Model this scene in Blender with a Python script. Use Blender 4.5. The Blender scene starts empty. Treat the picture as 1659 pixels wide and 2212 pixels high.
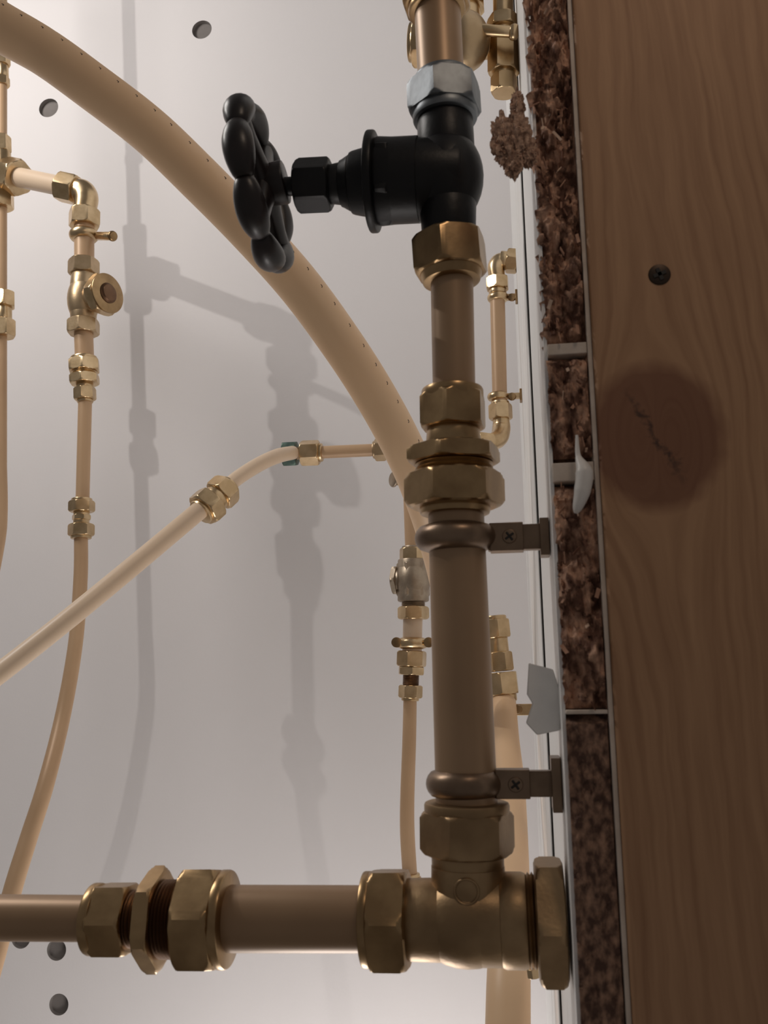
import bpy, bmesh, math, random
from math import sin, cos, pi, radians, sqrt
from mathutils import Vector, noise, Matrix
random.seed(7)
F=2000.0; CU=829.5; CV=1106.0
pitch=radians(10); yaw=math.atan(285/(F/cos(pitch))); roll=radians(1.0)
C=Vector((0,0,1.4))
fwd=Vector((-sin(yaw)*cos(pitch),cos(yaw)*cos(pitch),sin(pitch)))
r0=Vector((cos(yaw),sin(yaw),0)); u0=r0.cross(fwd)
RT=r0*cos(roll)-u0*sin(roll); UP=u0*cos(roll)+r0*sin(roll)
def W(u,v,y):
    d=fwd+RT*((u-CU)/F)+UP*((CV-v)/F)
    return C+d*(y/d.y)
def M(px,P): return px/F*((P-C).dot(fwd))
# ---------------------------------------------------------------- camera
cam=bpy.data.cameras.new("camera"); co=bpy.data.objects.new("camera",cam)
bpy.context.collection.objects.link(co)
m=Matrix((RT,UP,-fwd)).transposed().to_4x4(); m.translation=C; co.matrix_world=m
cam.sensor_fit='VERTICAL'; cam.sensor_height=36; cam.lens=36*F/2212
cam.clip_start=.01
cam.dof.use_dof=True; cam.dof.focus_distance=0.8; cam.dof.aperture_fstop=26
bpy.context.scene.camera=co
bpy.context.scene.view_settings.view_transform='Standard'
# ---------------------------------------------------------------- materials
def mat(name,c1,c2=None,rough=.5,metal=0,scale=40,bump=0,bscale=300,stretch=(1,1,1),spec=.5,detail=4,contrast=(.35,.65)):
    m=bpy.data.materials.new(name); m.use_nodes=True; n=m.node_tree.nodes; l=m.node_tree.links
    b=n['Principled BSDF']; b.inputs['Roughness'].default_value=rough; b.inputs['Metallic'].default_value=metal
    b.inputs['Specular IOR Level'].default_value=spec
    tc=n.new('ShaderNodeTexCoord'); mp=n.new('ShaderNodeMapping'); mp.inputs['Scale'].default_value=stretch
    l.new(tc.outputs['Object'],mp.inputs['Vector'])
    nz=n.new('ShaderNodeTexNoise'); nz.inputs['Scale'].default_value=scale; nz.inputs['Detail'].default_value=detail
    l.new(mp.outputs[0],nz.inputs['Vector'])
    cr=n.new('ShaderNodeValToRGB'); cr.color_ramp.elements[0].position=contrast[0]; cr.color_ramp.elements[1].position=contrast[1]
    cr.color_ramp.elements[0].color=(*c1,1); cr.color_ramp.elements[1].color=(*(c2 or c1),1)
    l.new(nz.outputs['Fac'],cr.inputs[0]); l.new(cr.outputs[0],b.inputs['Base Color'])
    if bump:
        nb=n.new('ShaderNodeTexNoise'); nb.inputs['Scale'].default_value=bscale; nb.inputs['Detail'].default_value=3
        l.new(mp.outputs[0],nb.inputs['Vector'])
        bp=n.new('ShaderNodeBump'); bp.inputs['Strength'].default_value=bump; bp.inputs['Distance'].default_value=.001
        l.new(nb.outputs['Fac'],bp.inputs['Height']); l.new(bp.outputs[0],b.inputs['Normal'])
    return m
BRASS=mat("brass",(.58,.42,.24),(.76,.58,.36),.30,1,60,.05,250)
BRASSD=mat("brass_shaded",(.30,.195,.10),(.47,.32,.17),.31,1,50,.05,220)  # darker copy of the brass, foreground shade put into the colour
CAST=mat("brass_cast_shaded",(.28,.185,.10),(.41,.28,.155),.42,.9,50,.10,450)  # cast brass with the backlit foreground's dimness painted in
CASTB=mat("brass_cast_lit",(.48,.35,.21),(.62,.47,.3),.38,.9,50,.10,450)  # same cast brass, lighter colour for the lit background valves
THREAD=mat("brass_thread",(.14,.08,.05),(.22,.13,.08),.4,1)
ZINC=mat("zinc_plated_steel",(.14,.15,.16),(.21,.23,.245),.45,.9,80,.05,300)
SILV=mat("nickel_cast_brass",(.36,.29,.22),(.48,.40,.31),.42,.9,80,.1,400)
COPPER=mat("copper_pipe_tan",(.56,.365,.215),(.62,.415,.25),.42,.1,12,.02,200)
COPD=mat("copper_pipe_shaded",(.33,.21,.12),(.39,.255,.15),.40,.3,12,.02,200)  # copper pipe darkened in colour to stand for the backlit foreground
FLEX=mat("flexible_pipe_beige",(.84,.57,.345),(.88,.61,.375),.42,.0,10,.02,200)
CREAM=mat("cream_pipe",(.78,.60,.435),(.82,.64,.47),.38,.0,10,.02,200)
BLACK=mat("black_painted_iron",(.004,.004,.005),(.008,.008,.009),.42,.0,60,.10,350,spec=.3)
WHEEL=mat("black_handwheel",(.008,.006,.006),(.018,.012,.012),.36,.0,60,.10,200,spec=.45)
INK=mat("ink_mark",(.05,.03,.025),rough=.7)
DARK=mat("dark_recess",(.015,.012,.01),rough=.6)
GREEN=mat("green_oxidised_nut",(.06,.10,.09),(.12,.18,.15),.45,.6,120,.1)
WALL=mat("painted_wall",(.81,.785,.79),(.83,.805,.81),.8,0,3,.10,260,spec=.2)
HOLE=mat("hole_shade",(.20,.18,.17),(.24,.22,.21),.9,0)  # darker than the wall: shadow in the holes painted as colour
WHITE=mat("white_laminate",(.92,.92,.91),(.93,.93,.92),.5,0,5,.05)
PALE=mat("pale_strip",(.58,.49,.41),(.70,.61,.53),.7,0,80,.3)
SCRAP=mat("grey_plastic_scrap",(.78,.76,.74),(.86,.84,.81),.6,0,60,.1)
SILI=mat("silicone",(.74,.71,.67),(.82,.79,.75),.4,0,60,.1)
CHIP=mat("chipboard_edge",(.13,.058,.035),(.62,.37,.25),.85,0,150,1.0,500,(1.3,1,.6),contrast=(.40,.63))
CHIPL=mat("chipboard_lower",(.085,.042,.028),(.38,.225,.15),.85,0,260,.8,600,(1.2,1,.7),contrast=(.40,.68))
ST1=mat("strand_dark",(.12,.05,.03),(.22,.10,.06),.8,0,200)
ST2=mat("strand_mid",(.36,.19,.12),(.48,.27,.18),.8,0,200)
ST3=mat("strand_pale",(.62,.42,.30),(.72,.52,.39),.8,0,200)
# ---------------------------------------------------------------- mesh builder
def basis(a):
    a=a.normalized(); h=Vector((0,0,1)) if abs(a.z)<.8 else Vector((0,1,0))
    x=h.cross(a).normalized(); y=a.cross(x); return x,y
class MB:
    def __init__(s,name): s.n=name; s.v=[]; s.f=[]; s.mi=[]; s.m=[]
    def mat(s,m):
        if m not in s.m: s.m.append(m)
        return s.m.index(m)
    def rings(s,rs,m,cap=True,closed=False):
        k=s.mat(m); b=len(s.v); n=len(rs[0])
        for r in rs: s.v+= [tuple(p) for p in r]
        R=len(rs)
        for i in range(R if closed else R-1):
            j=(i+1)%R
            for q in range(n):
                q2=(q+1)%n
                s.f.append((b+i*n+q,b+i*n+q2,b+j*n+q2,b+j*n+q)); s.mi.append(k)
        if cap and not closed:
            s.f.append(tuple(b+q for q in range(n))[::-1]); s.mi.append(k)
            s.f.append(tuple(b+(R-1)*n+q for q in range(n))); s.mi.append(k)
    def prof(s,P0,P1,pr,m,n=48,hexr=None,rot=0):
        a=(P1-P0); L=a.length; a.normalize(); x,y=basis(a); rs=[]
        for t,r in pr:
            ring=[]
            for q in range(n):
                th=2*pi*q/n; rr=r
                if hexr:
                    k=((th+pi/6)%(pi/3))-pi/6
                    rr=min(r,hexr*cos(pi/6)/cos(k))
                ring.append(P0+a*t+(x*cos(th+rot)+y*sin(th+rot))*rr)
            rs.append(ring)
        s.rings(rs,m)
    def seg(s,kind,P0,P1,ra,rb,m,rot=None):
        L=(P1-P0).length
        if kind=='cyl':
            b=min(.12*ra,.25*L)
            s.prof(P0,P1,[(0,ra-b),(b*.3,ra-b*.3),(b,ra),(L-b,rb),(L-b*.3,rb-b*.3),(L,rb-b)],m)
        elif kind=='raw':
            s.prof(P0,P1,[(0,ra),(L,rb)],m)
        elif kind=='hex':
            inr=ra*cos(pi/6); c=min(.22*L,(ra-inr)*1.0)
            pr=[(0,inr*.93)]
            for k in range(5):
                q=k/4; pr.append((c*q,inr*.97+(ra-inr*.97)*sqrt(q) if q>0 else inr*.97))
            pr+=[(L-t,r) for t,r in pr[::-1]]
            s.prof(P0,P1,pr,m,72,ra,rot if rot is not None else random.uniform(0,1))
        elif kind=='thread':
            n=max(3,int(L/.0016)); pr=[]
            for k in range(n):
                pr+=[(L*k/n,ra*.93),(L*(k+.5)/n,ra)]
            pr.append((L,ra*.93)); s.prof(P0,P1,pr,m)
        elif kind=='ring':
            pr=[]; d=min(L*.5,ra*.45)
            for k in range(9):
                t=k/8; pr.append((L*t,ra-d+d*sqrt(max(0,1-(2*t-1)**2))))
            s.prof(P0,P1,pr,m)
        elif kind=='ball':
            pr=[]
            for k in range(17):
                t=-cos(pi*k/16); pr.append((L/2+L/2*t,max(1e-5,ra*sqrt(max(0,1-t*t)))))
            s.prof(P0,P1,pr,m)
    def run(s,A,B,Y,items,dm=None,Y2=None):
        vert=abs(B[1]-A[1])>abs(B[0]-A[0])
        i=1 if vert else 0
        Wa=W(A[0],A[1],Y); Wb=W(B[0],B[1],Y2 if Y2 else Y)
        def P(q):
            t=(q-A[i])/(B[i]-A[i])
            if Y2: return Wa+(Wb-Wa)*t
            return W(A[0]+(B[0]-A[0])*t,A[1]+(B[1]-A[1])*t,Y)
        for it in items:
            kind,a,b,h0=it[:4]; h1=it[4] if len(it)>4 and it[4] else h0; mm=it[5] if len(it)>5 and it[5] else dm
            p0,p1=P(a),P(b); s.seg(kind,p0,p1,M(h0,p0),M(h1,p1),mm,it[6] if len(it)>6 else None)
    def sweep(s,pts,m,n=32,sub=10):
        w=[(W(u,v,y),M(h,W(u,v,y))) for u,v,y,h in pts]
        w=[(w[0][0]*2-w[1][0],w[0][1])]+w+[(w[-1][0]*2-w[-2][0],w[-1][1])]
        path=[];rad=[]
        for i in range(1,len(w)-2):
            for k in range(sub):
                t=k/sub; a,b,c,d=[w[i+j][0] for j in(-1,0,1,2)]
                path.append(.5*((2*b)+(c-a)*t+(2*a-5*b+4*c-d)*t*t+(3*b-a-3*c+d)*t**3)); rad.append(w[i][1]*(1-t)+w[i+1][1]*t)
        path.append(w[-2][0]); rad.append(w[-2][1])
        s.tube(path,rad,m,n); return path,rad
    def tube(s,path,rad,m,n=32,cap=True,closed=False,ax=None,axs=1):
        rs=[]; x=None; N=len(path)
        for i,p in enumerate(path):
            if closed: t=(path[(i+1)%N]-path[i-1]).normalized()
            else: t=(path[min(i+1,N-1)]-path[max(i-1,0)]).normalized()
            x=basis(t)[0] if x is None else (x-t*x.dot(t)).normalized()
            if ax is not None: x=(ax-t*ax.dot(t)).normalized()
            y=t.cross(x)
            rs.append([p+(x*cos(2*pi*q/n)*axs+y*sin(2*pi*q/n))*rad[i] for q in range(n)])
        s.rings(rs,m,cap,closed)
    def box(s,c,h,m,ax=None):
        X,Y,Z=ax or (Vector((1,0,0)),Vector((0,1,0)),Vector((0,0,1)))
        k=s.mat(m); b=len(s.v)
        for sz in(-1,1):
            for sy in(-1,1):
                for sx in(-1,1): s.v.append(tuple(c+X*h[0]*sx+Y*h[1]*sy+Z*h[2]*sz))
        for f in((0,2,3,1),(4,5,7,6),(0,1,5,4),(2,6,7,3),(0,4,6,2),(1,3,7,5)):
            s.f.append(tuple(b+i for i in f)); s.mi.append(k)
    def pbox(s,u0,u1,v0,v1,Y,dy,m):
        a=W(u0,(v0+v1)/2,Y); b=W(u1,(v0+v1)/2,Y); c=W((u0+u1)/2,v0,Y); d=W((u0+u1)/2,v1,Y)
        s.box((a+b)/2,((b.x-a.x)/2,dy/2,abs(c.z-d.z)/2),m)
    def done(s,bevel=0,sharp=32):
        me=bpy.data.meshes.new(s.n); me.from_pydata(s.v,[],s.f)
        for mm in s.m: me.materials.append(mm)
        me.polygons.foreach_set('material_index',s.mi)
        bm=bmesh.new(); bm.from_mesh(me); bmesh.ops.recalc_face_normals(bm,faces=bm.faces); bm.to_mesh(me); bm.free()
        me.polygons.foreach_set('use_smooth',[True]*len(me.polygons)); me.set_sharp_from_angle(angle=radians(sharp))
        o=bpy.data.objects.new(s.n,me); bpy.context.collection.objects.link(o)
        if bevel:
            b=o.modifiers.new('bevel','BEVEL'); b.width=bevel; b.segments=3; b.limit_method='ANGLE'; b.angle_limit=radians(50)
        return o
YF=.43; YB=1.05; YW=1.30; YE=.392
XS=W(1213,1680,YF).x
# fit lamp position + left pipe depth to where the pipes' wall shadows fall
def proj(P):
    d=P-C; z=d.dot(fwd); return CU+F*d.dot(RT)/z, CV-F*d.dot(UP)/z
def cost(L,Y1,Y2):
    c=0
    for (u,v,k,tu,tv,wt) in ((180,420,2,600,745,1),(180,650,2,618,1140,.7),(5,376,1,310,500,1.4),(8,680,1,335,900,.9)):
        P=W(u,v,Y1 if k==1 else Y2); d=P-L
        if d.y<.03: return 1e9
        S=L+d*((YW-L.y)/d.y); q=proj(S); c+=wt*((q[0]-tu)**2+(.6*(q[1]-tv))**2)
    lu,lv=proj(L)
    if lu>-60 and lv>-60: c+=1e6
    return c
rs=random.Random(3); best=(1e18,None)
for it in range(40000):
    if it<10000 or best[1] is None:
        s_=(rs.uniform(-1.1,-.4),rs.uniform(.5,.95),rs.uniform(1.8,2.5),rs.uniform(1.0,1.2),rs.uniform(1.0,1.12))
    else:
        g=.1*(1-it/40001); s_=tuple(q+rs.gauss(0,g) for q in best[1])
        if not(.98<s_[3]<1.22 and .98<s_[4]<1.14): continue
    c=cost(Vector(s_[:3]),s_[3],s_[4])
    if c<best[0]: best=(c,s_)
LA=Vector(best[1][:3]); Y1=best[1][3]; YB=best[1][4]
# ---------------------------------------------------------------- room shell
def boxobj(name,x0,x1,y0,y1,z0,z1,m):
    b=MB(name); b.box(Vector(((x0+x1)/2,(y0+y1)/2,(z0+z1)/2)),((x1-x0)/2,(y1-y0)/2,(z1-z0)/2),m); return b.done()
wb=boxobj("wall_back",-2.2,XS+.001,YW,YW+.05,0,2.7,WALL); wb.data.materials.append(HOLE)
cut=MB("cut")
for u,v,r in((436,64,22),(105,233,22),(466,-22,22),(122,2052,22),(45,2026,22),(127,2170,22),(700,-190,22),(-190,60,22),(-150,2110,22)):
    p=W(u,v,YW); cut.prof(p+Vector((0,-.01,0)),p+Vector((0,.008,0)),[(0,M(r,p)),(.018,M(r,p))],HOLE,40)
cut.m=[WALL,HOLE]; cut.mi=[1]*len(cut.mi)
cob=cut.done()
md=wb.modifiers.new("holes",'BOOLEAN'); md.operation='DIFFERENCE'; md.object=cob; md.solver='EXACT'
bpy.context.view_layer.update()
dg=bpy.context.evaluated_depsgraph_get(); me=bpy.data.meshes.new_from_object(wb.evaluated_get(dg)); wb.modifiers.clear(); wb.data=me
me.polygons.foreach_set('use_smooth',[False]*len(me.polygons))
bpy.data.objects.remove(cob)
boxobj("wall_right",XS,XS+.0015,YE+.003,YW,0,2.7,WHITE)
boxobj("floor",-2.2,.6,-.6,YW+.05,-.05,0,mat("concrete_floor",(.25,.23,.21),(.35,.33,.3),.8))
tr=MB("trim_1")
for y0,y1,t in((.60,.70,.0015),(.708,.80,.0015),(.808,.93,.0015)):
    tr.box(Vector((XS-t/2,(y0+y1)/2,1.35)),(t/2,(y1-y0)/2,1.3),WHITE)
for y in(.704,.804,.594): tr.box(Vector((XS-.0005,y,1.35)),(.0005,.0028,1.3),DARK)
tr.done(.0004)
# ---------------------------------------------------------------- chipboard
X0=XS+.0015; XWOOD=W(1302,1106,YE-.004).x; XC=XWOOD-.0022
def zv(v,u=1220): return W(u,v,YE).z
cb=MB("chipboard_panel"); cb.box(Vector(((X0+XC)/2,(YE+.016+YW)/2,1.35)),((XC-X0)/2,(YW-YE-.016)/2,1.35),CHIP)
def rough(v0,v1,amp,m,jag,off=0):
    z1,z0=zv(v0),zv(v1); nx=26; nz=int((z1-z0)/.0007); k=cb.mat(m); b=len(cb.v)
    for j in range(nz+1):
        z=z0+(z1-z0)*j/nz
        e=min(1,min(j,nz-j)/5)
        for i in range(nx+1):
            x=X0+(XC-X0)*i/nx
            p=Vector((x*110,z*55,3.1)); h=noise.fractal(p,.9,2,5); h2=noise.noise(Vector((x*420,z*300,1)))
            c=noise.cell(Vector((x*260+noise.noise(p*2)*1.2,z*120+noise.noise(p*2.3)*1.5,7)))
            y=YE+off-amp*(h*1.1+h2*.3+(c-.5)*.4)*e+ (1-e)*.006
            if i==0: x+=-jag*abs(noise.fractal(Vector((z*160,5,0)),1,2,4)); 
            if i==nx: y=YE+.002
            cb.v.append((x,y,z))
    for j in range(nz):
        for i in range(nx):
            a=b+j*(nx+1)+i; cb.f.append((a,a+1,a+nx+2,a+nx+1)); cb.mi.append(k)
    for j in range(nz):
        a=b+j*(nx+1); c=len(cb.v); p=cb.v[a]; q=cb.v[a+nx+1]
        cb.v+=[(X0,YE+.02,p[2]),(X0,YE+.02,q[2])]; cb.f.append((a,a+nx+1,c+1,c)); cb.mi.append(k)
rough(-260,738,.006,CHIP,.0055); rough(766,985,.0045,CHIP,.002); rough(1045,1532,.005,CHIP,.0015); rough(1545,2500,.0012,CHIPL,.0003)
def strands(n,v0,v1,L,spread=0):
    for _ in range(n):
        v=random.uniform(v0,v1); x=random.uniform(X0-spread,XC-.0015); z=zv(v)
        c=Vector((x,YE-.0005-random.random()*.0035,z)); a=Vector((random.gauss(0,.5),random.gauss(0,.4),1)).normalized()
        bx,by=basis(a); q=random.random(); bx2=bx*cos(q*3)+by*sin(q*3); by2=a.cross(bx2)
        cb.box(c,(random.uniform(.0002,.0009),random.uniform(.0001,.0002),random.uniform(.3,1)*L),random.choice((ST1,ST1,ST2,ST2,ST3)),(bx2,by2,a))
strands(90,-50,735,.0030,.0012); strands(16,770,985,.0024,.0005); strands(30,1050,1528,.0025,.0005)
cb.done()
def gap_piece(v0,v1,ext):
    b=MB("pale_gap_piece"); z1,z0=zv(v0),zv(v1)
    b.box(Vector(((X0+XC)/2-ext/2,YE+.006,(z0+z1)/2)),((XC-X0)/2+ext/2,.0065,(z1-z0)/2),PALE); b.done(.0004)
gap_piece(742,766,0); gap_piece(1000,1040,.0005); gap_piece(1534,1543,0)
b=MB("trim_2"); b.box(Vector((XWOOD-.0011,YE+.01,1.35)),(.0010,.0115,1.35),PALE); b.done(.0003)
def blob(b,u,v,Y,hu,hv,m1,jit,nst,seed,lean=.3):
    P=W(u,v,Y); bm=bmesh.new(); bmesh.ops.create_icosphere(bm,subdivisions=5,radius=1)
    k=b.mat(m1); base=len(b.v); rx,rz=M(hu,P),M(hv,P)
    for vv in bm.verts:
        d=1+jit*noise.fractal(vv.co*2.4+Vector((seed,0,0)),.8,2,6)
        q=vv.co*d
        b.v.append((P.x+q.x*rx+q.z*rx*lean,P.y+q.y*rx*.7,P.z+q.z*rz))
    for f in bm.faces: b.f.append(tuple(base+x.index for x in f.verts)); b.mi.append(k)
    bm.free()
    for _ in range(nst):
        d=Vector((random.gauss(0,1),random.gauss(0,1),random.gauss(0,1))).normalized()
        c=P+Vector((d.x*rx*.85,d.y*rx*.6,d.z*rz*.85)); a=(Vector((d.x*.5,d.y*.5,d.z))+Vector((random.gauss(0,.5),random.gauss(0,.5),random.gauss(0,.5)))).normalized()
        bx,by=basis(a); b.box(c,(.0003,.00015,random.uniform(.0008,.0024)),random.choice((ST2,ST3,ST2)),(bx,by,a))
DEB=mat("debris",(.16,.085,.055),(.58,.38,.27),.9,0,350,1,600)
b=MB("chipboard_debris")
blob(b,1090,310,.388,26,58,DEB,.45,60,5,-.2); blob(b,1116,300,.388,26,66,DEB,.45,50,9,.2); blob(b,1110,355,.387,17,32,DEB,.4,25,2,.2)
blob(b,1118,228,.389,14,34,DEB,.45,15,12,.1); blob(b,1140,330,.389,18,34,DEB,.4,20,21,0); b.done()
# ---------------------------------------------------------------- wood stud
KN=W(1418,945,YE-.004)
wm=bpy.data.materials.new("pine_wood"); wm.use_nodes=True; n=wm.node_tree.nodes; l=wm.node_tree.links; bs=n['Principled BSDF']
def mth(op,a,b=None,c=None):
    x=n.new('ShaderNodeMath'); x.operation=op
    for i,q in enumerate((a,b,c)):
        if q is None: continue
        if isinstance(q,(int,float)): x.inputs[i].default_value=q
        else: l.new(q,x.inputs[i])
    return x.outputs[0]
tc=n.new('ShaderNodeTexCoord'); sp=n.new('ShaderNodeSeparateXYZ'); l.new(tc.outputs['Object'],sp.inputs[0])
dx=mth('SUBTRACT',sp.outputs[0],KN.x); dz=mth('SUBTRACT',sp.outputs[2],KN.z)
def nz(scale,st,det=4):
    mp=n.new('ShaderNodeMapping'); mp.inputs['Scale'].default_value=st; l.new(tc.outputs['Object'],mp.inputs[0])
    q=n.new('ShaderNodeTexNoise'); q.inputs['Scale'].default_value=scale; q.inputs['Detail'].default_value=det; l.new(mp.outputs[0],q.inputs[0]); return q.outputs['Fac']
n1=nz(28,(1,1,.35)); n3=nz(90,(1,1,.6))
r2=mth('ADD',mth('ADD',mth('MULTIPLY',dx,dx),mth('MULTIPLY',mth('MULTIPLY',dz,dz),.30)),.00006)
psi=mth('MULTIPLY',dx,mth('SUBTRACT',1,mth('DIVIDE',.00042,r2)))
psi=mth('ADD',psi,mth('MULTIPLY',n1,.016))
psi=mth('ADD',psi,mth('MULTIPLY',dz,.05))
cv=n.new('ShaderNodeCombineXYZ'); l.new(mth('MULTIPLY',psi,1),cv.inputs[0]); l.new(mth('MULTIPLY',sp.outputs[2],.045),cv.inputs[2])
g1=n.new('ShaderNodeTexNoise'); g1.inputs['Scale'].default_value=420; g1.inputs['Detail'].default_value=5; l.new(cv.outputs[0],g1.inputs[0])
g2=n.new('ShaderNodeTexNoise'); g2.inputs['Scale'].default_value=70; g2.inputs['Detail'].default_value=3; l.new(cv.outputs[0],g2.inputs[0])
rg=mth('POWER',mth('ADD',mth('MULTIPLY',mth('SINE',mth('MULTIPLY',psi,900)),.5),.5),2.5)
fac=mth('ADD',mth('ADD',mth('MULTIPLY',rg,.10),mth('MULTIPLY',g1.outputs['Fac'],.48)),mth('MULTIPLY',g2.outputs['Fac'],.42))
cr=n.new('ShaderNodeValToRGB'); cr.color_ramp.elements[0].position=.28; cr.color_ramp.elements[0].color=(.49,.285,.155,1)
cr.color_ramp.elements[1].position=.78; cr.color_ramp.elements[1].color=(.27,.132,.063,1); l.new(fac,cr.inputs[0])
kd=mth('SQRT',mth('ADD',mth('MULTIPLY',dx,dx),mth('MULTIPLY',mth('MULTIPLY',dz,dz),.85)))
kd=mth('ADD',kd,mth('MULTIPLY',mth('SUBTRACT',nz(45,(1,1,1)),.5),.012))
mr=n.new('ShaderNodeMapRange'); mr.inputs[1].default_value=.031; mr.inputs[2].default_value=.0245; l.new(kd,mr.inputs[0])
mx=n.new('ShaderNodeMix'); mx.data_type='RGBA'; l.new(mth('MULTIPLY',mr.outputs[0],.78),mx.inputs[0]); l.new(cr.outputs[0],mx.inputs[6]); mx.inputs[7].default_value=(.17,.062,.030,1)
ck=mth('ABSOLUTE',mth('ADD',mth('ADD',dx,mth('MULTIPLY',dz,.55)),mth('MULTIPLY',mth('SUBTRACT',n3,.5),.012)))
ckn=nz(420,(1,1,1),6)
m2=n.new('ShaderNodeMapRange'); m2.inputs[1].default_value=.0034; m2.inputs[2].default_value=.0002; l.new(mth('ADD',ck,mth('MULTIPLY',mth('SUBTRACT',ckn,.42),.012)),m2.inputs[0])
m3=n.new('ShaderNodeMapRange'); m3.inputs[1].default_value=.023; m3.inputs[2].default_value=.012; l.new(kd,m3.inputs[0])
mx2=n.new('ShaderNodeMix'); mx2.data_type='RGBA'; l.new(mth('MULTIPLY',mth('MULTIPLY',m2.outputs[0],m3.outputs[0]),.8),mx2.inputs[0]); l.new(mx.outputs[2],mx2.inputs[6]); mx2.inputs[7].default_value=(.035,.014,.009,1)
l.new(mx2.outputs[2],bs.inputs['Base Color']); bs.inputs['Roughness'].default_value=.62
bp=n.new('ShaderNodeBump'); bp.inputs['Strength'].default_value=.25; bp.inputs['Distance'].default_value=.0006; l.new(fac,bp.inputs['Height']); l.new(bp.outputs[0],bs.inputs['Normal'])
b=MB("wooden_stud"); b.box(Vector((XWOOD+.05,YE+.021,1.35)),(.05,.025,1.35),wm); b.done(.0015)
b=MB("wood_screw"); p=W(1425,592,YE-.0046)
b.seg('cyl',p+Vector((0,.003,0)),p,M(29,p),M(24,p),mat("screw_dark",(.03,.02,.014),(.05,.032,.022),.45,.7))
for a in((1,0,.35),(-.35,0,1)):
    a=Vector(a).normalized(); b.box(p,(M(14,p),.0004,M(4,p)),DARK,(a,Vector((0,1,0)),a.cross(Vector((0,1,0)))))
b.done()
b=MB("silicone_sealant_drip"); b.sweep([(1246,940,.386,3),(1249,985,.386,6),(1262,1020,.384,19),(1258,1060,.384,18),(1248,1095,.385,11),(1244,1108,.386,5)],SILI,20); b.done()
def poly(name,pts,Y,th,m,bev):
    b=MB(name); rs=[[W(u,v,Y) for u,v in pts],[W(u,v,Y)+Vector((0,th,0)) for u,v in pts]]; b.rings(rs,m); return b.done(bev,20)
poly("plastic_packer_scrap",[(1142,1432),(1195,1446),(1212,1500),(1210,1578),(1160,1588),(1136,1562),(1150,1520),(1138,1500)],.415,.004,SCRAP,.0006)
# ---------------------------------------------------------------- foreground vertical run
def one(name,*a,**k):
    b=MB(name); b.run(*a,**k); return b
b=one("copper_pipe",(944,0),(957,260),YF,[('raw',-200,200,50)],COPD); b.done()
b=one("compression_nut",(938,-60),(944,30),YF,[('hex',-70,14,78),('cyl',8,28,62)],BRASSD); b.done()
g=MB("gate_valve")
g.run((957,170),(962,262),YF,[('cyl',167,192,64),('hex',180,246,82,None,ZINC,.2),('cyl',240,262,70)],ZINC)
g.run((961,250),(970,520),YF,[('cyl',252,345,60,62),('cyl',425,518,62,58)],BLACK)
g.run((962,300),(966,475),YF,[('ball',288,482,80)],BLACK)
g.run((1000,384),(640,402),YF,[('cyl',1000,812,80,92),('raw',905,830,90),('hex',850,815,96),('cyl',815,797,106),('cyl',800,757,72,66),('cyl',762,735,58,50),('cyl',740,705,44,40),('hex',715,640,58),('cyl',650,555,20)],BLACK)
g.run((968,508),(976,612),YF,[('hex',512,592,83,None,BRASSD,.15),('cyl',582,611,68,64),('cyl',508,520,62)],BRASSD)
Pc=W(568,403,YF); ax=Vector((-1,.0,-.125)).normalized(); ez=(Vector((0,0,1))-ax*ax.z).normalized(); ey=ax.cross(ez)
R=M(155,Pc); path=[];rad=[]
for k in range(200):
    a=2*pi*k/200; lob=abs(cos(4*a))**.7*2-1
    path.append(Pc+ax*M(6,Pc)+(ez*cos(a)+ey*sin(a))*(R*(1+.035*lob))); rad.append(M(23+7*lob,Pc))
g.tube(path,rad,WHEEL,20,closed=True,ax=ax,axs=1.1)
g.seg('cyl',Pc-ax*M(52,Pc),Pc+ax*M(26,Pc),M(46,Pc),M(42,Pc),WHEEL)
g.seg('hex',Pc+ax*M(24,Pc),Pc+ax*M(42,Pc),M(22,Pc),M(22,Pc),WHEEL)
for k in range(4):
    a=2*pi*(k+.35)/4; d=ez*cos(a)+ey*sin(a)
    pp=[Pc+d*R*t+ax*M(8*t-14*sin(pi*t)*.4,Pc) for t in(.15,.4,.7,.97)]
    g.tube(pp,[M(q,Pc) for q in(36,27,25,32)],WHEEL,14,ax=ax,axs=.8)
g.done()
b=one("copper_pipe",(976,600),(981,850),YF,[('raw',590,870,46)],COPD); b.done()
b=MB("reducing_coupling")
b.run((977,838),(983,1112),YF,[('cyl',840,864,67),('hex',852,927,75,None,BRASSD,.1),('cyl',922,968,57,60),('hex',966,1002,104),('thread',1000,1026,84,None,BRASSD),('hex',1022,1096,109,None,BRASSD,.35),('cyl',1088,1112,76)],BRASSD); b.done()
b=one("copper_pipe",(984,1080),(1009,1760),YF,[('raw',1085,1760,60,67)],COPD); b.done()
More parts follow.
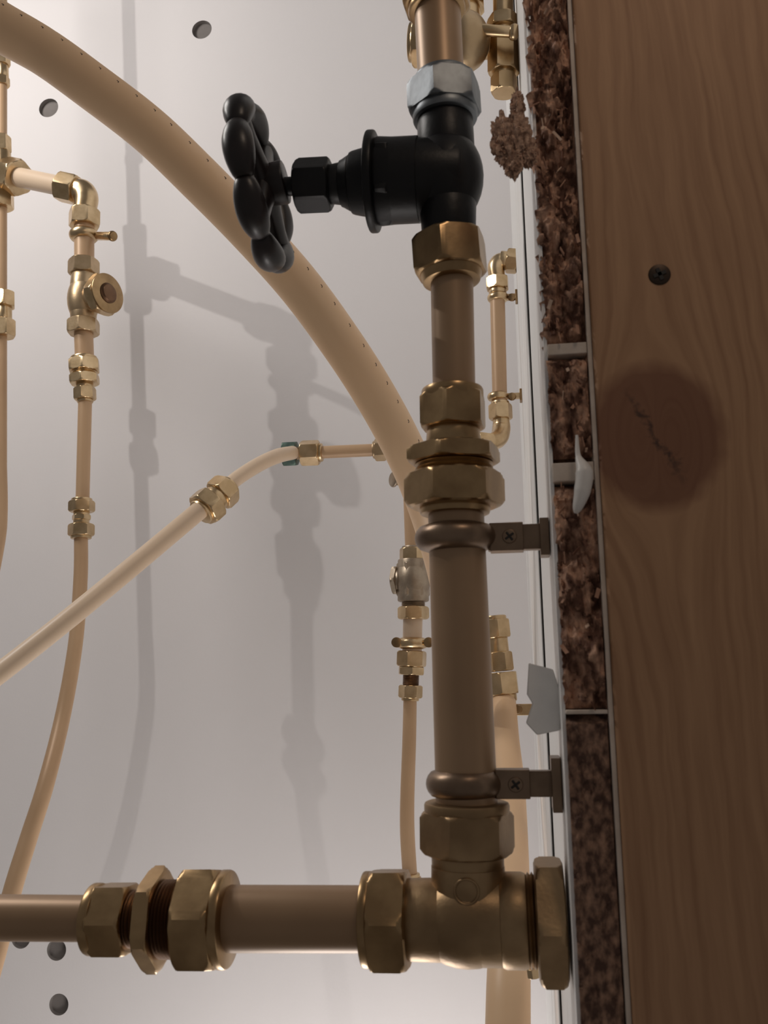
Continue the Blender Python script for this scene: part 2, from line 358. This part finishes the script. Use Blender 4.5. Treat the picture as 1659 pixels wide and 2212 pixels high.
def clip(ua,va,hw,hh,u1,v1,arm,pl,Y,m,scr=True):
    b=MB("pipe_clip")
    b.run((ua-hh*.03,va-hh),(ua+hh*.03,va+hh),Y,[('ring',va-hh,va+hh,hw+3)],m)
    b.pbox(ua+hw*.8,u1,va-arm,va+arm,Y,M(arm*1.1,W(ua,va,Y)),m)
    b.pbox(ua+hw*.85,ua+hw+arm*2.2,va-arm*1.12,va+arm*1.12,Y-.0005,M(arm*1.7,W(ua,va,Y)),m)
    b.pbox(u1-2,v1,va-pl,va+pl,Y,M(pl*1.4,W(ua,va,Y)),m)
    if scr:
        p=W(ua+hw+arm*1.1,va,Y); q=M(arm*.85,p); p=p+Vector((0,-q,0)); b.seg('cyl',p,p+Vector((0,-.0012,0)),M(arm*.6,p),M(arm*.55,p),m)
        for a in((1,0,.7),(-.7,0,1)):
            a=Vector(a).normalized(); b.box(p+Vector((0,-.0011,0)),(M(arm*.42,p),.0004,M(arm*.1,p)),DARK,(a,Vector((0,1,0)),a.cross(Vector((0,1,0)))))
    b.done(M(arm*.12,W(ua,va,Y)),40)
CLIPM=mat("clip_brass",(.19,.13,.088),(.27,.19,.13),.36,.8,60,.05)
clip(985,1162,86,30,1168,1186,27,40,YF,CLIPM); clip(1003,1692,80,34,1193,1212,28,58,YF,CLIPM)
t=MB("brass_tee_fitting")
t.run((1008,1730),(1013,2000),YF,[('cyl',1732,1758,92),('hex',1750,1846,103,None,CAST,.3),('cyl',1838,1880,78),('raw',1870,1990,79,82),],CAST)
t.run((780,1985),(1240,1988),YF,[('cyl',785,806,97,None,BRASSD),('hex',800,884,112,None,BRASSD,.4),('cyl',876,1000,83,86),('cyl',972,1092,94),('cyl',1080,1142,98),('thread',1140,1166,98),('hex',1158,1222,138,None,CAST,.5)],CAST)
p=W(1012,1908,YF)+Vector((0,-M(82,W(1012,1908,YF)),0))
t.tube([p+Vector((cos(a)*M(26,p),.0007*abs(cos(a))**2*1.6,sin(a)*M(26,p))) for a in [2*pi*k/32 for k in range(32)]],[M(3,p)]*32,CAST,8,closed=True)
t.run((880,1985),(1120,1987),YF,[('ball',890,1130,97)],CAST)
t.done()
b=one("copper_pipe",(480,1984),(800,1985),YF,[('raw',470,810,68)],COPD); b.done()
b=MB("reducing_coupling"); b.run((190,1985),(500,1985),YF,[('cyl',196,218,73),('hex',208,286,79),('thread',280,322,60,None,THREAD),('hex',318,354,108),('thread',350,402,80,None,THREAD),('hex',396,480,113,None,BRASSD,.3),('cyl',474,497,100)],BRASSD); b.done()
b=one("copper_pipe",(-300,1980),(220,1984),YF,[('raw',-300,215,47)],COPD); b.done()
# ---------------------------------------------------------------- big flexible pipe
b=MB("flexible_pipe")
path,rad=b.sweep([(-160,-20,.57,51),(-70,15,.575,51),(0,58,.58,52),(95,112,.585,50),(190,180,.59,50),(320,280,.60,50),(430,385,.61,50),(535,492,.62,49),(645,615,.64,48),(737,740,.66,47),(808,850,.68,46),(868,960,.70,45),(912,1060,.73,44),(950,1180,.78,42),(975,1300,.85,38),(990,1420,.92,35)],FLEX,40,14)
acc=0
for i in range(1,len(path)-1):
    acc+=(path[i]-path[i-1]).length
    if acc>.0155:
        acc=0; t=(path[i+1]-path[i]).normalized(); d=(C-path[i]).normalized(); sd=t.cross(d).normalized()
        if sd.x<0: sd=-sd
        nn=(d*.62+sd*.78); nn=(nn-t*nn.dot(t)).normalized(); p=path[i]+nn*rad[i]; s2=t.cross(nn)
        b.box(p,(.0009,.00012,.0003),INK,(t,nn,s2)); b.box(p+t*.0012+s2*.0008,(.0003,.00012,.0005),INK,(t,nn,s2))
b.done()
b=one("compression_nut",(988,1400),(993,1470),.92,[('hex',1405,1450,46),('cyl',1445,1470,38)],BRASS); b.done()
# ---------------------------------------------------------------- left cluster
b=one("copper_pipe",(4,-200),(2,1300),Y1,[('raw',-200,1000,11,12)],COPPER)
b.sweep([(2,990,Y1,12),(3,1100,Y1,13),(-4,1180,Y1,13),(-40,1350,Y1,13),(-90,1500,Y1,13)],COPPER); b.done()
t=MB("brass_tee_fitting")
t.run((4,100),(6,200),Y1,[('hex',110,142,17),('cyl',142,168,13),('hex',168,186,15)],BRASS)
t.run((3,290),(6,460),Y1,[('hex',296,330,20),('cyl',330,420,19),('hex',418,450,24)],BRASS)
t.run((0,376),(160,408),Y1,[('cyl',0,22,25),('hex',12,44,40)],BRASS,YB); t.done()
b=one("compression_coupling",(8,620),(8,740),Y1,[('hex',632,664,25),('cyl',660,694,17),('hex',692,728,25)],BRASS); b.done()
b=MB("copper_pipe"); b.run((30,381),(160,408),Y1+(YB-Y1)*.2,[('raw',30,165,21)],CREAM,YB); b.done()
e=MB("brass_elbow_fitting")
e.run((125,402),(170,412),YB,[('hex',128,166,33)],BRASS)
e.sweep([(160,410,YB,24),(178,414,YB,26),(186,428,YB,26),(183,455,YB,24)],BRASS,24)
e.run((183,440),(182,492),YB,[('hex',455,490,34)],BRASS); e.done()
b=one("copper_pipe",(182,480),(182,600),YB,[('raw',470,600,21)],COPPER); b.done()
b=MB("pipe_clip"); b.run((181,495),(181,520),YB,[('ring',497,520,31)],BRASS)
p=W(212,510,YB); q=W(240,510,YB-.02); b.seg('cyl',p,q,M(9,p),M(9,p),BRASS); b.seg('ring',q,q+(q-p)*.2,M(11,p),M(11,p),BRASSD)
b.done()
v=MB("stopcock_valve")
v.run((181,555),(180,725),YB,[('hex',562,594,33),('cyl',590,640,26,30),('ball',596,700,34),('cyl',640,695,30,27),('hex',692,722,35)],CASTB)
p=W(190,647,YB); d=Vector((.92,-.39,0)).normalized()
v.seg('cyl',p,p+d*.022,M(27,p),M(32,p),CASTB); v.seg('hex',p+d*.020,p+d*.034,M(46,p),M(46,p),BRASS); v.seg('cyl',p+d*.034,p+d*.037,M(43,p),M(43,p),BRASSD); v.seg('cyl',p+d*.037,p+d*.041,M(22,p),M(18,p),THREAD)
v.done()
b=one("copper_pipe",(180,700),(183,790),YB,[('raw',715,790,20)],COPPER); b.done()
b=one("reducing_coupling",(181,770),(184,870),YB,[('cyl',772,780,28),('hex',778,804,35),('thread',802,812,26),('hex',810,830,33),('cyl',828,840,18),('hex',838,864,24),('cyl',862,870,17)],BRASS); b.done()
b=one("copper_pipe",(184,860),(178,1090),YB,[('raw',860,1090,14.5)],COPPER); b.done()
b=one("compression_coupling",(177,1070),(175,1165),YB,[('cyl',1077,1084,22),('hex',1082,1106,28),('hex',1112,1124,20),('cyl',1104,1134,17),('hex',1132,1158,28),('cyl',1156,1164,22)],BRASS); b.done()
b=MB("copper_pipe"); b.sweep([(175,1150,YB,14.5),(174,1250,YB-.005,15),(163,1390,YB-.02,15.5),(137,1540,YB-.04,16.5),(100,1690,.98,18),(62,1810,.96,19),(28,1920,.94,20),(-8,2060,.92,21),(-60,2240,.9,22)],COPPER); b.done()
# ---------------------------------------------------------------- diagonal cream pipe
b=MB("cream_pipe"); b.sweep([(-150,1565,.70,24),(0,1453,.75,23),(150,1335,.80,22),(300,1212,.86,21),(440,1095,.92,20),(470,1072,.93,19)],CREAM)
b.sweep([(470,1072,.93,16),(510,1035,.95,16),(560,1003,.98,16),(600,985,1.01,16),(632,978,YB-.01,15)],CREAM); b.done()
b=MB("compression_coupling"); A=W(432,1108,.92); B=W(498,1048,.945); ln=(B-A)
for k,t0,t1,h in(('cyl',0,.12,30),('hex',.08,.42,42),('cyl',.36,.62,30),('hex',.58,.92,38),('cyl',.9,1,26)):
    b.seg(k,A+ln*t0,A+ln*t1,M(h,A),M(h,A),BRASS)
b.done()
b=MB("compression_coupling"); b.run((605,981),(830,972),YB,[('hex',612,642,29,None,GREEN),('cyl',640,655,12),('hex',650,690,28),('cyl',688,697,20)],BRASS); b.done()
b=one("copper_pipe",(605,981),(900,968),YB,[('raw',640,880,13.5)],COPPER); b.done()
b=MB("brass_tee_fitting"); b.run((805,972),(900,968),YB,[('cyl',806,812,19),('hex',810,834,25),('cyl',830,890,19)],CASTB)
b.run((883,930),(884,1040),YB,[('cyl',930,1030,19),('hex',1010,1040,26)],CASTB); b.done()
# ---------------------------------------------------------------- mid column
b=one("copper_pipe",(884,1020),(890,1200),YB,[('raw',1000,1200,14.5)],COPPER); b.done()
b=MB("pipe_clip")
p=W(858,1036,YB-.02); b.seg('cyl',p+Vector((-.004,0,0)),p+Vector((.016,.02,0)),M(11,p),M(11,p),BRASSD); b.seg('ring',p+Vector((-.006,-.003,0)),p+Vector((-.002,0,0)),M(17,p),M(17,p),SILV); b.done()
v=MB("stopcock_valve"); v.run((892,1180),(893,1340),YB,[('cyl',1180,1188,24),('hex',1184,1212,30,None,BRASS),('ball',1200,1304,38),('cyl',1208,1300,33,34),('hex',1215,1290,36,None,SILV,.3),('thread',1298,1314,26),('hex',1310,1338,34,None,BRASS)],SILV)
p=W(890,1252,YB); d=Vector((-.9,.2,0)).normalized(); v.seg('cyl',p,p+d*.018,M(25,p),M(27,p),SILV); v.seg('hex',p+d*.016,p+d*.022,M(34,p),M(34,p),SILV); v.seg('cyl',p+d*.022,p+d*.024,M(20,p),M(20,p),THREAD); v.done()
b=one("copper_pipe",(892,1330),(890,1410),YB,[('raw',1330,1412,21)],CREAM); b.done()
b=MB("pipe_clip"); b.run((891,1376),(891,1402),YB,[('ring',1377,1402,35)],BRASS)
for du in(-33,36):
    p=W(891+du,1388,YB-.006); b.seg('cyl',p,p+Vector((0,-.008,0)),M(11,p),M(11,p),BRASSD); b.seg('cyl',p,p+Vector((-du*.00035,.006,0)),M(8,p),M(8,p),BRASS)
b.done()
b=one("reducing_coupling",(890,1400),(886,1515),YB,[('hex',1406,1440,33),('hex',1440,1458,30),('thread',1456,1482,18,None,THREAD),('hex',1480,1508,26),('cyl',1506,1514,19)],BRASS); b.done()
b=MB("copper_pipe"); b.sweep([(886,1500,YB,14.5),(884,1600,YB,15),(880,1720,YB,15.5),(880,1800,YB,16),(886,1900,YB,16)],COPPER); b.done()
b=one("compression_nut",(885,1880),(888,2000),YB,[('cyl',1886,1896,22),('hex',1894,1925,28),('cyl',1925,2010,18)],BRASS); b.done()
# ---------------------------------------------------------------- right corner column
YC=1.02
e=MB("brass_elbow_fitting"); e.run((1080,562),(1132,566),YC,[('cyl',1080,1098,20),('hex',1094,1118,27),('cyl',1116,1132,17)],BRASS)
e.sweep([(1095,564,YC,16),(1080,566,YC,19),(1072,578,YC,19),(1074,602,YC,17)],BRASS,24); e.run((1074,596),(1075,636),YC,[('hex',600,626,26),('cyl',624,636,19)],BRASS); e.done()
b=one("copper_pipe",(1074,620),(1080,880),YC,[('raw',620,885,16)],COPPER); b.done()
def toWall(b,u0,v,hv,Y,dy,mm,pv):
    a=W(u0,v,Y); hz=M(hv,a); b.box(Vector(((a.x+XS)/2,Y,a.z)),((XS-a.x)/2,dy/2,hz),mm); b.box(Vector((XS-.0015,Y,a.z)),(.0014,dy,M(pv,a)),BRASSD)
for vv in(643,857):
    b=MB("pipe_clip"); b.run((1075,vv-10),(1076,vv+10),YC,[('ring',vv-9,vv+9,23)],BRASS)
    toWall(b,1088,vv,6,YC,.006,BRASS,13); p=W(1106,vv,YC-.003); b.seg('cyl',p,p+Vector((0,-.003,0)),M(9,p),M(8,p),BRASSD); b.done(.0005)
e=MB("brass_elbow_fitting"); e.run((1080,862),(1082,912),YC,[('cyl',868,876,20),('hex',874,906,26)],BRASS)
e.sweep([(1082,900,YC,17),(1083,925,YC,20),(1078,945,YC-.01,20),(1062,955,YC-.025,19),(1035,960,YC-.04,18)],BRASS,24)
p=W(1050,957,YC-.03); e.seg('hex',p+Vector((.004,.004,0)),p+Vector((-.012,-.008,0)),M(26,p),M(26,p),BRASS); e.done()
b=one("reducing_coupling",(1068,1320),(1094,1555),.98,[('cyl',1330,1342,24),('hex',1338,1378,31),('cyl',1374,1412,22),('hex',1408,1450,28),('hex',1452,1500,37),('cyl',1498,1516,28)],BRASS); b.done()
b=MB("pipe_clip"); b.run((1088,1515),(1090,1552),.98,[('ring',1518,1550,33)],BRASS); toWall(b,1108,1533,12,.98,.008,BRASS,20); p=W(1118,1532,.974); b.seg('cyl',p,p+Vector((0,-.003,0)),M(10,p),M(9,p),BRASSD); b.done(.0006)
b=MB("flexible_pipe"); b.sweep([(1088,1510,.98,26),(1094,1600,.93,28),(1102,1700,.87,32),(1106,1850,.78,36),(1104,1980,.70,41),(1099,2100,.66,47),(1097,2212,.64,49),(1094,2400,.62,50)],FLEX); b.done()
b=one("compression_nut",(1150,2085),(1160,2160),.50,[('hex',2092,2112,14)],BRASS); b.done()
# ---------------------------------------------------------------- top valve cluster behind fg pipe
YT=.56
v=MB("brass_isolation_valve")
v.run((880,92),(1060,92),YT,[('cyl',884,898,40),('hex',892,930,52),('cyl',925,1040,40),('hex',985,1022,56),('cyl',1020,1062,34)],BRASS)
v.run((1000,25),(1004,165),YT-.012,[('ball',30,150,56)],CASTB)
v.run((1086,-60),(1089,210),YT,[('cyl',-60,60,22),('hex',40,66,36),('cyl',60,95,26),('hex',88,160,35),('cyl',155,170,24),('hex',166,202,29)],BRASS)
v.run((1000,62),(1118,70),YT-.02,[('cyl',1005,1112,12),('ring',1100,1120,17)],BRASS)
v.run((1000,-80),(1010,60),YT,[('cyl',-80,60,30),('hex',-20,22,44)],BRASS); v.done()
# ---------------------------------------------------------------- lights
def pl(name,loc,w,col,r):
    d=bpy.data.lights.new(name,'POINT'); d.energy=w; d.color=col; d.shadow_soft_size=r
    o=bpy.data.objects.new(name,d); o.location=loc; bpy.context.collection.objects.link(o)
pl("lamp_a",LA,7.8,(1,.95,.89),.006)
pl("fill_b",(-.9,.66,2.5),12.5,(1,.945,.90),.16)  # added broad fill for the back wall, no real lamp
pl("fill_c",(.15,.10,1.95),1.05,(1,.78,.60),.05)  # added warm fill that lights the stud face from top down
pl("fill_d",(-.22,.92,.62),6,(1,.94,.90),.12)  # added unseen fill below, brightens the side wall and corner
w=bpy.data.worlds.new("world"); bpy.context.scene.world=w; w.use_nodes=True
w.node_tree.nodes['Background'].inputs[0].default_value=(1,.92,.87,1); w.node_tree.nodes['Background'].inputs[1].default_value=.125
